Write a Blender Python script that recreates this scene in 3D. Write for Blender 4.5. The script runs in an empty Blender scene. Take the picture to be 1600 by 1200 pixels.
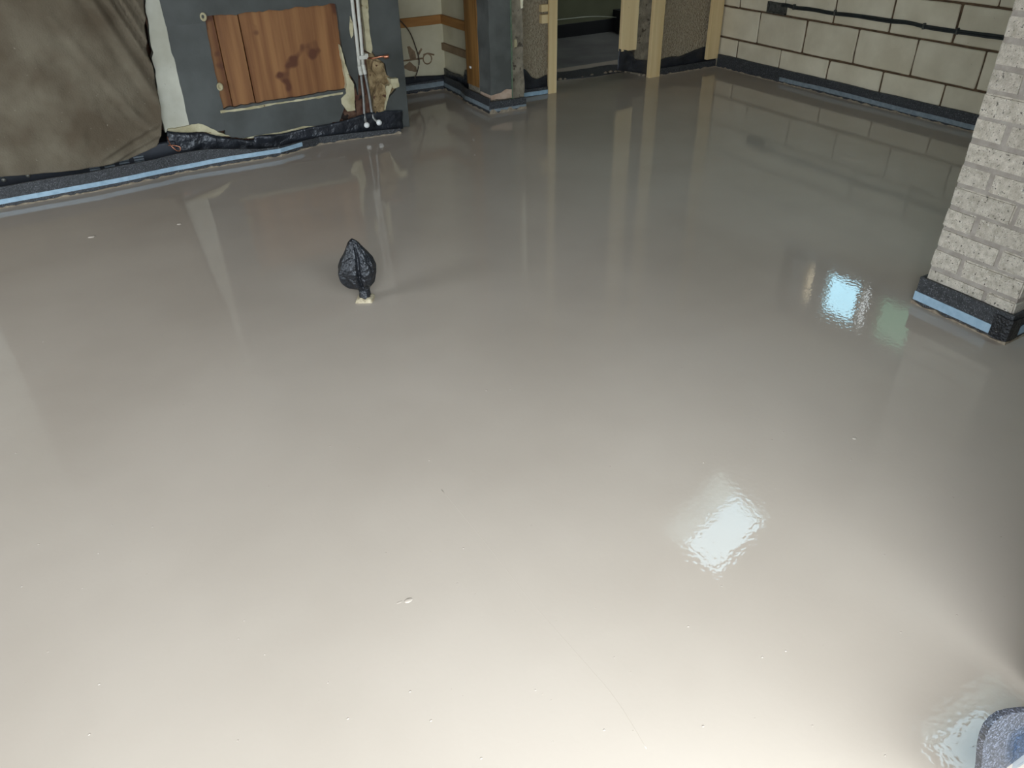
import bpy, bmesh, math, random
from mathutils import Vector, Matrix, noise
from math import sin, cos, pi, radians
random.seed(7)
scene = bpy.context.scene
COL = scene.collection

# ------------------------------------------------------------------ camera, world, exposure
# room frame: x runs along the rear wall to the right, y runs along the block wall into the room, z up, screed surface at z = 0
F_PX, PITCH, ROLL, CAM_H, YAW = 1188.5, 0.5959, -0.0227, 1.3866, 0.51176
cy, sy = cos(YAW), sin(YAW)
cp, sp, cr, sr = cos(PITCH), sin(PITCH), cos(ROLL), sin(ROLL)
def to_room(x, y, z): return Vector((cy * x + sy * y, -sy * x + cy * y, z))
_R, _D, _U = Vector((1, 0, 0)), Vector((0, cp, -sp)), Vector((0, sp, cp))
CR, CU, CD = [to_room(*w) for w in (cr * _R + sr * _U, -sr * _R + cr * _U, _D)]
EYE = Vector((0, 0, CAM_H))
cam_data = bpy.data.cameras.new('camera')
cam_data.sensor_width = 36.0
cam_data.lens = F_PX / 1600 * 36.0
cam_data.clip_start = 0.02
cam = bpy.data.objects.new('camera', cam_data)
COL.objects.link(cam)
m = Matrix((CR, CU, -CD)).transposed().to_4x4()
m.translation = EYE
cam.matrix_world = m
scene.camera = cam

SKY_STRENGTH = 7.6
world = bpy.data.worlds.new('overcast_sky')
scene.world = world
world.use_nodes = True
wt = world.node_tree
bg = wt.nodes['Background']
geo = wt.nodes.new('ShaderNodeTexCoord')
sep = wt.nodes.new('ShaderNodeSeparateXYZ')
wr = wt.nodes.new('ShaderNodeValToRGB')
wr.color_ramp.elements[0].position = 0.0
wr.color_ramp.elements[0].color = (0.82, 0.94, 1.06, 1)
wr.color_ramp.elements[1].position = 1.0
wr.color_ramp.elements[1].color = (0.91, 1.0, 1.08, 1)
wt.links.new(geo.outputs['Generated'], sep.inputs[0])
wt.links.new(sep.outputs['Z'], wr.inputs[0])
wt.links.new(wr.outputs[0], bg.inputs['Color'])
bg.inputs['Strength'].default_value = SKY_STRENGTH

scene.view_settings.view_transform = 'Standard'
scene.view_settings.look = 'None'
scene.view_settings.gamma = 1.0
scene.view_settings.exposure = 0.0
scene.view_settings.use_curve_mapping = False
scene.cycles.max_bounces = 10
scene.cycles.diffuse_bounces = 6

def portal(loc, size_x, size_y, rot):
    l = bpy.data.lights.new('sky_portal', 'AREA')
    l.shape = 'RECTANGLE'; l.size = size_x; l.size_y = size_y
    l.cycles.is_portal = True
    o = bpy.data.objects.new('sky_portal', l)
    o.location = loc; o.rotation_euler = rot
    COL.objects.link(o)

# ------------------------------------------------------------------ measuring helpers
def ray(px, py): return CR * ((px - 800) / F_PX) - CU * ((py - 600) / F_PX) + CD
def on_z(px, py, z=0.0):
    d = ray(px, py); t = (z - CAM_H) / d.z; return EYE + d * t
def on_y(px, py, y):
    d = ray(px, py); return EYE + d * (y / d.y)
def on_x(px, py, x):
    d = ray(px, py); return EYE + d * (x / d.x)
def yz_list(pts, y): return [(p.x, p.z) for p in (on_y(a, b, y) for a, b in pts)]
def fl(pts): return [(p.x, p.y) for p in (on_z(a, b) for a, b in pts)]

# ------------------------------------------------------------------ materials
def lin(c):
    if max(c) > 1.0: c = [v / 255 for v in c]
    return tuple(((v / 12.92) if v <= 0.04045 else ((v + 0.055) / 1.055) ** 2.4) for v in c) + (1.0,)
def mat(name, c1, c2=None, scale=6.0, rough=0.85, bump=0.0, bscale=60.0, bdist=0.004, speck=None, rand=0.0, metal=0.0,
        detail=6.0, stretch=None, spec=0.5, lo=0.35, hi=0.65, speck2=None):
    M = bpy.data.materials.new(name); M.use_nodes = True
    t = M.node_tree; N = t.nodes; L = t.links
    b = N['Principled BSDF']
    b.inputs['Roughness'].default_value = rough
    b.inputs['Metallic'].default_value = metal
    b.inputs['Specular IOR Level'].default_value = spec
    tc = N.new('ShaderNodeTexCoord')
    vec = tc.outputs['Object']
    if rand or True:
        oi = N.new('ShaderNodeObjectInfo')
        ad = N.new('ShaderNodeVectorMath'); ad.operation = 'MULTIPLY_ADD'
        cb = N.new('ShaderNodeCombineXYZ')
        for k in range(3): L.new(oi.outputs['Random'], cb.inputs[k])
        ad.inputs[1].default_value = (7.3, 11.1, 5.7)
        L.new(cb.outputs[0], ad.inputs[0]); L.new(vec, ad.inputs[2]); vec = ad.outputs[0]
    if stretch:
        mp = N.new('ShaderNodeMapping'); mp.inputs['Scale'].default_value = stretch
        L.new(vec, mp.inputs[0]); vec2 = mp.outputs[0]
    else: vec2 = vec
    n = N.new('ShaderNodeTexNoise'); n.inputs['Scale'].default_value = scale; n.inputs['Detail'].default_value = detail
    L.new(vec2, n.inputs['Vector'])
    cr_ = N.new('ShaderNodeValToRGB')
    cr_.color_ramp.elements[0].position = lo; cr_.color_ramp.elements[1].position = hi
    cr_.color_ramp.elements[0].color = lin(c1); cr_.color_ramp.elements[1].color = lin(c2 or c1)
    L.new(n.outputs['Fac'], cr_.inputs[0]); colr = cr_.outputs[0]
    for s in (speck, speck2):
        if not s: continue
        c, sc, th = s
        n2 = N.new('ShaderNodeTexNoise'); n2.inputs['Scale'].default_value = sc; n2.inputs['Detail'].default_value = 2
        L.new(vec, n2.inputs['Vector'])
        r2 = N.new('ShaderNodeValToRGB')
        r2.color_ramp.elements[0].position = th; r2.color_ramp.elements[1].position = min(1, th + 0.06)
        L.new(n2.outputs['Fac'], r2.inputs[0])
        mx = N.new('ShaderNodeMixRGB'); mx.inputs[2].default_value = lin(c)
        L.new(r2.outputs[0], mx.inputs[0]); L.new(colr, mx.inputs[1]); colr = mx.outputs[0]
    if rand:
        hs = N.new('ShaderNodeHueSaturation')
        ma = N.new('ShaderNodeMapRange'); ma.inputs[3].default_value = 1 - rand; ma.inputs[4].default_value = 1 + rand
        L.new(oi.outputs['Random'], ma.inputs[0]); L.new(ma.outputs[0], hs.inputs['Value'])
        L.new(colr, hs.inputs['Color']); colr = hs.outputs[0]
    L.new(colr, b.inputs['Base Color'])
    if bump:
        nb = N.new('ShaderNodeTexNoise'); nb.inputs['Scale'].default_value = bscale; nb.inputs['Detail'].default_value = 4
        L.new(vec, nb.inputs['Vector'])
        bp = N.new('ShaderNodeBump'); bp.inputs['Strength'].default_value = bump; bp.inputs['Distance'].default_value = bdist
        L.new(nb.outputs['Fac'], bp.inputs['Height']); L.new(bp.outputs[0], b.inputs['Normal'])
    return M

def screed_material():
    M = mat('wet_screed', (179, 166, 151), (187, 174, 159), scale=1.6, rough=0.012, detail=3, spec=0.5)
    t = M.node_tree; N = t.nodes; L = t.links; b = N['Principled BSDF']
    b.inputs['IOR'].default_value = 1.45
    tc = N.new('ShaderNodeTexCoord')
    n1 = N.new('ShaderNodeTexNoise'); n1.inputs['Scale'].default_value = 70; n1.inputs['Detail'].default_value = 1.5
    n2 = N.new('ShaderNodeTexNoise'); n2.inputs['Scale'].default_value = 9; n2.inputs['Detail'].default_value = 1
    n3 = N.new('ShaderNodeTexVoronoi'); n3.inputs['Scale'].default_value = 26
    for n in (n1, n2, n3): L.new(tc.outputs['Object'], n.inputs['Vector'])
    # sparse pimples from trapped air
    rp = N.new('ShaderNodeValToRGB'); rp.color_ramp.elements[0].color = (1, 1, 1, 1); rp.color_ramp.elements[1].color = (0, 0, 0, 1)
    rp.color_ramp.elements[0].position = 0.0; rp.color_ramp.elements[1].position = 0.055
    L.new(n3.outputs['Distance'], rp.inputs[0])
    b1 = N.new('ShaderNodeBump'); b1.inputs['Strength'].default_value = 1.0; b1.inputs['Distance'].default_value = 0.00021
    b2 = N.new('ShaderNodeBump'); b2.inputs['Strength'].default_value = 1.0; b2.inputs['Distance'].default_value = 0.0002
    b3 = N.new('ShaderNodeBump'); b3.inputs['Strength'].default_value = 0.5; b3.inputs['Distance'].default_value = 0.0004
    # the ripples lie in patches, calmer elsewhere
    L.new(n1.outputs['Fac'], b1.inputs['Height']); L.new(n2.outputs['Fac'], b2.inputs['Height']); L.new(rp.outputs[0], b3.inputs['Height'])
    L.new(b1.outputs[0], b2.inputs['Normal']); L.new(b2.outputs[0], b3.inputs['Normal']); L.new(b3.outputs[0], b.inputs['Normal'])
    return M

def glass_material(name='window_glass', tint=(0.85, 0.97, 1.0)):
    M = bpy.data.materials.new(name); M.use_nodes = True
    t = M.node_tree; N = t.nodes; L = t.links
    N.remove(N['Principled BSDF'])
    tr = N.new('ShaderNodeBsdfTransparent'); tr.inputs[0].default_value = tint + (1,)
    gl = N.new('ShaderNodeBsdfGlossy'); gl.inputs['Roughness'].default_value = 0.02
    mx = N.new('ShaderNodeMixShader')
    mx.inputs[0].default_value = 0.04; L.new(tr.outputs[0], mx.inputs[1]); L.new(gl.outputs[0], mx.inputs[2])
    L.new(mx.outputs[0], N['Material Output'].inputs[0])
    return M

M_SCREED = screed_material()
M_GLASS = glass_material()
M_FILM = glass_material('clear_polythene', (0.80, 0.87, 0.95))
M_FILM.node_tree.nodes['Glossy BSDF'].inputs['Roughness'].default_value = 0.15
M_SHEET = mat('dirty_canvas', (90, 78, 61), (118, 108, 90), scale=4.0, rough=0.95, bump=0.9, bscale=120, bdist=0.003, detail=10, speck=((156, 148, 130), 55, 0.73))
M_WHITE_PLASTER = mat('old_white_plaster', (196, 192, 172), (214, 211, 194), scale=7, rough=0.8, bump=0.25, bscale=40, speck=((140, 130, 108), 45, 0.74))
M_CREAM_PLASTER = mat('broken_cream_plaster', (170, 158, 122), (205, 195, 160), scale=14, rough=0.9, bump=0.6, bscale=70, speck=((120, 95, 60), 30, 0.68))
M_GREY_PAINT = mat('slate_grey_paint', (64, 65, 60), (84, 86, 82), scale=4, rough=0.6, bump=0.25, bscale=30, speck=((150, 150, 145), 75, 0.79), detail=8)
M_BRICK_RED = mat('dusty_red_masonry', (88, 52, 40), (120, 92, 72), scale=18, rough=0.95, bump=0.9, bscale=60, bdist=0.01, speck=((52, 42, 36), 22, 0.6))
M_RUBBLE = mat('broken_masonry', (120, 98, 66), (176, 152, 112), scale=22, rough=0.95, bump=1.0, bscale=70, bdist=0.012, speck=((84, 52, 34), 25, 0.6))
M_PLY = mat('stained_orange_timber', (106, 62, 26), (150, 104, 60), scale=7, rough=0.65, bump=0.2, bscale=40, stretch=(2.6, 1, 0.12), detail=9, speck=((88, 46, 18), 6, 0.64), rand=0.06)
M_FOAM = mat('black_perimeter_foam', (40, 41, 42), (60, 61, 62), scale=90, rough=0.5, bump=1.0, bscale=160, bdist=0.004, speck=((112, 113, 115), 240, 0.60))
M_FOAM_LIGHT = mat('blue_grey_foam', (32, 35, 40), (50, 54, 62), scale=120, rough=0.5, bump=1.0, bscale=300, bdist=0.003, speck=((126, 132, 146), 280, 0.57))
M_TAPE = mat('pale_blue_tape', (142, 168, 184), (164, 188, 202), scale=30, rough=0.45, bump=0.2, bscale=80)
M_TAPE_DULL = mat('dusty_blue_tape', (114, 124, 128), (134, 144, 148), scale=30, rough=0.5, bump=0.2, bscale=80)
M_CRUST = mat('screed_splash', (128, 114, 96), (160, 146, 124), scale=60, rough=0.8, bump=0.8, bscale=140)
M_PLASTIC = mat('black_polythene', (30, 32, 36), (46, 48, 53), scale=12, rough=0.32, bump=0.8, bscale=26, bdist=0.01, speck=((86, 88, 92), 60, 0.76))
M_BLACK = mat('black_painted_sill', (30, 32, 38), (40, 43, 50), scale=9, rough=0.45, bump=0.15)
M_SLAT = mat('grey_vent_plastic', (104, 112, 116), (124, 132, 136), scale=20, rough=0.5)
M_STEEL = mat('dull_steel', (120, 118, 110), (150, 147, 138), scale=60, rough=0.5, metal=0.6)
M_COPPER = mat('copper', (190, 120, 90), (205, 140, 108), scale=40, rough=0.35, metal=0.8)
M_PIPE = mat('white_pipe_plastic', (200, 196, 182), (216, 212, 200), scale=20, rough=0.45)
M_PIPE_GREY = mat('grey_pipe_tail', (122, 120, 114), (146, 144, 138), scale=25, rough=0.4, metal=0.4)
M_CAP = mat('bright_white_cap', (236, 234, 226), (244, 243, 238), scale=10, rough=0.4)
M_CREAM_WALL = mat('grubby_cream_paint', (184, 174, 144), (204, 195, 166), scale=4, rough=0.75, bump=0.3, bscale=20, speck=((110, 98, 78), 30, 0.75), detail=8)
M_PATCH = mat('bare_plaster', (122, 100, 76), (146, 122, 96), scale=20, rough=0.9, bump=0.4)
M_BATTEN = mat('varnished_batten', (146, 98, 46), (172, 122, 64), scale=9, rough=0.6, stretch=(0.3, 0.3, 4), bump=0.15)
M_BATTEN_DULL = mat('dusty_batten', (128, 104, 76), (146, 122, 92), scale=9, rough=0.75, bump=0.15)
M_POST = mat('varnished_timber_post', (112, 76, 34), (150, 106, 54), scale=8, rough=0.55, stretch=(3, 3, 0.2), bump=0.2)
M_PINE = mat('sawn_pine', (220, 190, 136), (234, 208, 158), scale=6, rough=0.75, stretch=(3, 3, 0.15), bump=0.15, speck=((130, 92, 50), 16, 0.74), rand=0.04)
M_COLUMN = mat('grey_painted_render', (76, 77, 72), (98, 99, 94), scale=6, rough=0.7, bump=0.35, bscale=35, detail=9)
M_ROUGH_STONE = mat('chipped_grey_masonry', (112, 102, 86), (146, 136, 116), scale=16, rough=0.95, bump=1.0, bscale=45, bdist=0.012, speck=((78, 68, 56), 24, 0.63))
M_ROUGHCAST = mat('roughcast_render', (158, 142, 116), (182, 167, 140), scale=60, rough=0.95, bump=1.0, bscale=75, bdist=0.03)
M_BLOCK = mat('aerated_block', (203, 190, 162), (221, 209, 182), scale=5, rough=0.9, bump=0.35, bscale=55, bdist=0.003, speck=((112, 98, 78), 26, 0.76), rand=0.05, detail=8)
M_MORTAR = mat('brown_mortar', (78, 60, 42), (104, 82, 60), scale=25, rough=0.95, bump=0.9, bscale=80)
M_BRICK = mat('grey_concrete_brick', (181, 171, 153), (212, 202, 185), scale=48, rough=0.92, bump=1.0, bscale=190, bdist=0.005, speck=((100, 94, 84), 130, 0.63), speck2=((222, 216, 202), 150, 0.64), rand=0.05)
M_PIER_MORTAR = mat('pale_mortar', (154, 144, 132), (174, 164, 152), scale=30, rough=0.95, bump=0.7, bscale=110)
M_CABLE = mat('black_cable', (30, 34, 34), (44, 48, 46), scale=30, rough=0.5)
M_CABLE_BROWN = mat('brown_cable', (62, 48, 34), (78, 62, 46), scale=30, rough=0.5)
M_CABLE_PALE = mat('pale_grey_cable', (150, 150, 130), (166, 166, 146), scale=30, rough=0.5)
M_BOX = mat('sooty_metal_box', (44, 44, 40), (84, 84, 76), scale=40, rough=0.6, bump=0.5, bscale=60)
M_HALL = mat('dim_olive_wall', (84, 84, 62), (94, 94, 70), scale=3, rough=0.9)
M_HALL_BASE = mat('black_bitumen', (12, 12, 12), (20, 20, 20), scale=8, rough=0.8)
M_CONCRETE = mat('bare_concrete', (84, 82, 76), (100, 98, 92), scale=3, rough=0.85, bump=0.3, bscale=30)
M_CEIL = mat('old_brown_ceiling_boards', (84, 68, 50), (100, 82, 62), scale=2, rough=0.9)
M_JOIST = mat('ceiling_timber', (140, 110, 72), (164, 134, 92), scale=6, rough=0.8)
M_WHITE = mat('white_paint', (214, 212, 206), (222, 220, 214), scale=3, rough=0.6)
M_SHAFT = mat('rooflight_lining', (226, 222, 212), (232, 228, 220), scale=3, rough=0.8)
M_GROUND = mat('garden_paving', (112, 108, 100), (132, 128, 118), scale=2, rough=0.9)
M_LEAF = mat('hedge_leaves', (58, 92, 50), (92, 128, 78), scale=9, rough=0.7)
M_BAG = mat('black_bag_plastic', (22, 23, 26), (34, 36, 40), scale=16, rough=0.28, bump=1.0, bscale=48, bdist=0.012, speck=((140, 142, 144), 110, 0.70))

# ------------------------------------------------------------------ object helpers
def link(o, parent=None):
    COL.objects.link(o)
    if parent: o.parent = parent
    return o
def wloc(o):
    v = Vector((0, 0, 0))
    while o: v += o.location; o = o.parent
    return v
def obj(name, bm, material, parent=None, smooth=False, origin=None):
    """link a bmesh given in room coordinates as one mesh object"""
    off = wloc(parent)
    base = Vector(origin) if origin is not None else off
    bmesh.ops.recalc_face_normals(bm, faces=bm.faces)
    for v in bm.verts: v.co -= base
    me = bpy.data.meshes.new(name); bm.to_mesh(me); bm.free()
    if smooth:
        for p in me.polygons: p.use_smooth = True
    me.materials.append(material)
    o = bpy.data.objects.new(name, me); o.location = base - off
    return link(o, parent)
def tag(o, label, cat, group=None):
    o['label'] = label; o['category'] = cat
    if group: o['group'] = group
    return o
def thing(name, label, cat, loc, group=None):
    o = bpy.data.objects.new(name, None); o.empty_display_size = 0.05; o.location = loc
    link(o); return tag(o, label, cat, group)
def struct(o): o['kind'] = 'structure'; return o
def sroot(name, loc=(0, 0, 0)):
    o = bpy.data.objects.new(name, None); o.location = loc; o.empty_display_size = 0.05
    return struct(link(o))
def bm_box(bm, x0, x1, y0, y1, z0, z1):
    vs = [bm.verts.new(c) for c in ((x0, y0, z0), (x1, y0, z0), (x1, y1, z0), (x0, y1, z0), (x0, y0, z1), (x1, y0, z1), (x1, y1, z1), (x0, y1, z1))]
    for f in ((0, 3, 2, 1), (4, 5, 6, 7), (0, 1, 5, 4), (1, 2, 6, 5), (2, 3, 7, 6), (3, 0, 4, 7)): bm.faces.new([vs[i] for i in f])
    return vs
def box(*b, bevel=0.0):
    bm = bmesh.new(); bm_box(bm, *b)
    if bevel: bmesh.ops.bevel(bm, geom=bm.edges[:], offset=bevel, segments=1, affect='EDGES')
    return bm
def boxes(lst):
    bm = bmesh.new()
    for b in lst: bm_box(bm, *b)
    return bm
def jag(pts, amp, step, seed=0, closed=True):
    out = []; n = len(pts)
    for i in range(n if closed else n - 1):
        a = Vector(pts[i]).to_3d(); b = Vector(pts[(i + 1) % n]).to_3d()
        d = b - a; k = max(1, int(d.length / step)); nn = Vector((-d.y, d.x, 0)).normalized() if d.length else Vector()
        for j in range(k):
            p = a + d * (j / k)
            w = 0 if j == 0 else noise.noise(Vector((p.x * 31 + seed, p.y * 31, seed * 3.3))) * amp + noise.noise(Vector((p.x * 90, p.y * 90, seed))) * amp * 0.5
            p = p + nn * w
            out.append((p.x, p.y))
    if not closed: out.append(tuple(pts[-1]))
    return out
def prism(pts, a, b, axis='y'):
    """pts in the plane, extruded from a to b along axis; for 'y' pts are (x, z), for 'x' (y, z), for 'z' (x, y)"""
    bm = bmesh.new()
    mk = {'y': lambda p, t: (p[0], t, p[1]), 'x': lambda p, t: (t, p[0], p[1]), 'z': lambda p, t: (p[0], p[1], t)}[axis]
    f = [bm.verts.new(mk(p, a)) for p in pts]; g = [bm.verts.new(mk(p, b)) for p in pts]
    fs = [bm.faces.new(f), bm.faces.new(g[::-1])]
    n = len(pts)
    for i in range(n): bm.faces.new((f[i], g[i], g[(i + 1) % n], f[(i + 1) % n]))
    bm.normal_update()
    bmesh.ops.triangulate(bm, faces=fs, quad_method='BEAUTY', ngon_method='EAR_CLIP')
    return bm
def smooth_path(pts, n=6):
    P = [Vector(p) for p in pts]; out = []
    for i in range(len(P) - 1):
        p0, p1, p2, p3 = P[max(i - 1, 0)], P[i], P[i + 1], P[min(i + 2, len(P) - 1)]
        for j in range(n):
            t = j / n
            out.append(0.5 * ((2 * p1) + (p2 - p0) * t + (2 * p0 - 5 * p1 + 4 * p2 - p3) * t * t + (3 * p1 - p0 - 3 * p2 + p3) * t ** 3))
    out.append(P[-1]); return out
def tube(path, r, seg=8, bm=None):
    bm = bm or bmesh.new(); P = [Vector(p) for p in path]; rings = []
    rr = r if callable(r) else (lambda t: r)
    up = Vector((0, 0, 1))
    for i, p in enumerate(P):
        d = (P[min(i + 1, len(P) - 1)] - P[max(i - 1, 0)]).normalized()
        a = d.cross(up if abs(d.z) < 0.95 else Vector((1, 0, 0))).normalized(); b = d.cross(a)
        q = rr(i / max(1, len(P) - 1))
        rings.append([bm.verts.new(p + (a * cos(2 * pi * k / seg) + b * sin(2 * pi * k / seg)) * q) for k in range(seg)])
    for A, B in zip(rings, rings[1:]):
        for k in range(seg): bm.faces.new((A[k], A[(k + 1) % seg], B[(k + 1) % seg], B[k]))
    bm.faces.new(rings[0][::-1]); bm.faces.new(rings[-1])
    return bm
def ball(c, r, sub=2, sc=(1, 1, 1)):
    bm = bmesh.new(); bmesh.ops.create_icosphere(bm, subdivisions=sub, radius=r)
    for v in bm.verts: v.co = Vector((v.co.x * sc[0], v.co.y * sc[1], v.co.z * sc[2])) + Vector(c)
    return bm
def densify(pts, step):
    out = []
    for a, b in zip(pts, pts[1:]):
        a = Vector(a); b = Vector(b); k = max(1, int((b - a).length / step))
        for j in range(k): out.append(a + (b - a) * (j / k))
    out.append(Vector(pts[-1])); return out
def band(pts, o0, o1, z0, z1, step=0.05, wob=0.0, seed=0):
    """upright band following a plan line; o0..o1 is its offset to the left of the line, z0 and z1 numbers or functions of length"""
    P = densify(pts, step); n = len(P); bm = bmesh.new(); S = [0.0]
    for a, b in zip(P, P[1:]): S.append(S[-1] + (b - a).length)
    nrm = []
    for i in range(n - 1):
        d = (P[i + 1] - P[i]).normalized(); nrm.append(Vector((-d.y, d.x)))
    rings = []
    f0 = z0 if callable(z0) else (lambda s: z0); f1 = z1 if callable(z1) else (lambda s: z1)
    for i in range(n):
        a = nrm[max(i - 1, 0)]; b = nrm[min(i, n - 2)]; v = (a + b); v = v / max(0.3, v.dot(b))
        w = noise.noise(Vector((S[i] * 5, seed, 0))) * wob
        A = P[i] + v * (o0 + w); B = P[i] + v * (o1 + w); l, h = f0(S[i]), f1(S[i])
        rings.append([bm.verts.new(c) for c in ((A.x, A.y, l), (B.x, B.y, l), (B.x, B.y, h), (A.x, A.y, h))])
    for A, B in zip(rings, rings[1:]):
        for k in range(4): bm.faces.new((A[k], A[(k + 1) % 4], B[(k + 1) % 4], B[k]))
    bm.faces.new(rings[0][::-1]); bm.faces.new(rings[-1])
    return bm
def wav(base, amp, fr, seed): return lambda s: base + amp * noise.noise(Vector((s * fr, seed * 7.7, 0)))

CEIL = 2.35
# ------------------------------------------------------------------ floor and ground
floor = struct(obj('floor', box(-2.65, 4.86, 0.10, 5.62, -0.06, 0.0), M_SCREED))
struct(obj('floor_hall', box(2.95, 6.6, 5.62, 7.0, -0.06, -0.002), M_CONCRETE))
struct(obj('ground', boxes([(-14, 14, -14, 0.10, -0.16, -0.06), (-14, -2.65, 0.10, 9, -0.16, -0.06)]), M_GROUND))
struct(obj('ground_side', box(5.15, 14, 0.10, 9, -0.4, -0.3), M_GROUND))

# ------------------------------------------------------------------ ceiling with two rooflights
Zc0, Zc1 = CEIL, CEIL + 0.38
# each rooflight: outer rectangle left out of the slab, opening at ceiling height, opening at roof height (splayed away from the room's centre)
RL = [((2.55, 3.95, 2.10, 3.30), [(2.73, 2.27), (3.38, 2.46), (3.42, 3.00), (2.69, 2.75)], [(2.73, 2.27), (3.68, 2.55), (3.72, 3.06), (2.69, 2.75)]),
      ((2.72, 3.80, 0.22, 1.05), [(2.86, 0.32), (3.52, 0.32), (3.52, 0.95), (2.86, 0.95)], [(2.86, 0.32), (3.66, 0.32), (3.66, 0.95), (2.86, 0.95)])]
def grow(q, d):
    c = (sum(p[0] for p in q) / 4, sum(p[1] for p in q) / 4)
    return [(p[0] + d * (1 if p[0] > c[0] else -1), p[1] + d * (1 if p[1] > c[1] else -1)) for p in q]
def collar(ob, ot, ib, it, z0, z1):
    bm = bmesh.new()
    R_ = [[bm.verts.new((p[0], p[1], z)) for p in q] for q, z in ((ob, z0), (ot, z1), (it, z1), (ib, z0))]
    for k in range(4):
        for A, B in zip(R_, R_[1:] + R_[:1]): bm.faces.new((A[k], A[(k + 1) % 4], B[(k + 1) % 4], B[k]))
    return bm
bm = bmesh.new()
(a0, a1, a2, a3), (b0, b1, b2, b3) = RL[0][0], RL[1][0]
for b in ((-2.9, 2.55, -0.1, 5.9), (3.95, 5.2, -0.1, 5.9), (2.55, 3.95, a3, 5.9), (2.55, 3.95, b3, a2), (2.55, b0, b2, b3), (b1, 3.95, b2, b3), (2.55, 3.95, -0.1, b2), (2.7, 6.9, 5.9, 7.2)):
    bm_box(bm, *b, Zc0, Zc1)
ceil = struct(obj('ceiling', bm, M_CEIL))
for k, ((x0, x1, y0, y1), lo_, up_) in enumerate(RL):
    rect = [(x0, y0), (x1, y0), (x1, y1), (x0, y1)]
    obj('rooflight_trimmer', collar(rect, rect, grow(lo_, .012), grow(up_, .012), Zc0, Zc1), M_CEIL, ceil)
    w = sroot('window_%d' % (k + 2), (lo_[0][0], lo_[0][1], Zc1))
    obj('frame', collar(grow(up_, .06), grow(up_, .06), grow(up_, -.015), grow(up_, -.015), Zc1, Zc1 + .04), M_WHITE, w)
    obj('pane', prism(grow(up_, -.013), Zc1 + .02, Zc1 + .03, 'z'), M_GLASS, w)
    obj('shaft_lining', collar(grow(lo_, .0115), grow(up_, .0115), lo_, up_, Zc0 - .004, Zc1 - .001), M_SHAFT, w)
    portal((sum(p[0] for p in up_) / 4, sum(p[1] for p in up_) / 4, Zc1 + 0.05), 1.05, .85, (0, 0, 0))

# ------------------------------------------------------------------ front wall with the wide opening the picture is taken from
OPEN_L, OPEN_R, OPEN_H = -1.7, 1.34, 2.12
wf = sroot('wall_front')
obj('render', boxes([(OPEN_R, 5.15, -0.10, 0.27, -0.06, CEIL), (-2.9, OPEN_L, -0.10, 0.27, -0.06, CEIL), (OPEN_L, OPEN_R, -0.10, 0.27, OPEN_H, CEIL)]), M_BRICK_RED, wf)
portal(((OPEN_L + OPEN_R) / 2, -0.12, OPEN_H / 2), OPEN_R - OPEN_L, OPEN_H, (radians(90), 0, 0))
WW0, WW1, WWH = 1.7, 3.3, 2.1
struct(obj('wall_west', boxes([(-2.9, -2.62, 0.27, WW0, -0.06, CEIL), (-2.9, -2.62, WW1, 5.0, -0.06, CEIL), (-2.9, -2.62, WW0, WW1, WWH, CEIL)]), M_BRICK_RED))
portal((-2.92, (WW0 + WW1) / 2, WWH / 2), WWH, WW1 - WW0, (0, radians(-90), 0))

# ------------------------------------------------------------------ left wall (chimney breast) ------------------------------------
WY = 4.76
wl = sroot('wall_left')
DX0, DX1, DZ = -0.62, 0.52, 2.05         # the covered doorway
R_END = 1.93
obj('masonry', boxes([(-2.62, DX0, WY, WY + .3, -.06, CEIL), (DX1, R_END, WY + .03, WY + .3, -.06, CEIL), (DX0, DX1, WY, WY + .3, DZ, CEIL), (DX0, DX1, WY + .22, WY + .3, -.06, DZ)]), M_BRICK_RED, wl)
obj('alcove_cheek', box(R_END - .3, R_END - .004, WY + .3, 5.6, -.06, CEIL), M_CREAM_WALL, wl)
obj('plaster', box(-2.60, DX0 + .02, WY - .03, WY, .05, CEIL), M_WHITE_PLASTER, wl)
# white plaster strip beside the doorway
fy = WY - .02
pts = yz_list([(297, 200), (285, 204), (258, 207), (250, 170), (243, 120), (236, 72), (233, 50)], fy)
pts = [(pts[0][0] + .03, pts[0][1])] + pts[1:]
strip = [(.66, pts[0][1])] + pts[1:] + [(.55, .95), (.56, CEIL), (.66, CEIL)]
obj('white_plaster_strip', prism(jag(strip, .012, .03, 3), fy, WY + .04), M_WHITE_PLASTER, wl)
# grey painted coat: left of the panel, over, under, right, and the pier beyond the pipe chase
gy = WY - .03
panel = [(318, 26), (350, 170), (546, 146), (523, 2)]
P = yz_list(panel, gy)
px0, px1 = (P[0][0] + P[1][0]) / 2, (P[2][0] + P[3][0]) / 2
pz0, pz1 = P[1][1], P[0][1]
G = lambda *q: yz_list(q, gy)
under = G((297, 200), (312, 206), (332, 208), (352, 212), (380, 216), (398, 212), (440, 207), (470, 199))
chase_l = G((549, 0), (553, 60), (560, 110), (563, 150), (566, 170))
grey = [(.606, CEIL)] + jag([(.606, 1.6), (.604, .9), under[0]], .006, .04, 5, False) + under[1:] + G((500, 196), (530, 190), (548, 180)) + chase_l[::-1] + [(chase_l[0][0] - .004, CEIL)]
hole = jag([(px0, pz0), (px0, pz1), (px1, pz1 - .012), (px1 - .004, .42), (px1, pz0 + .012)], .016, .02, 9)
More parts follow.
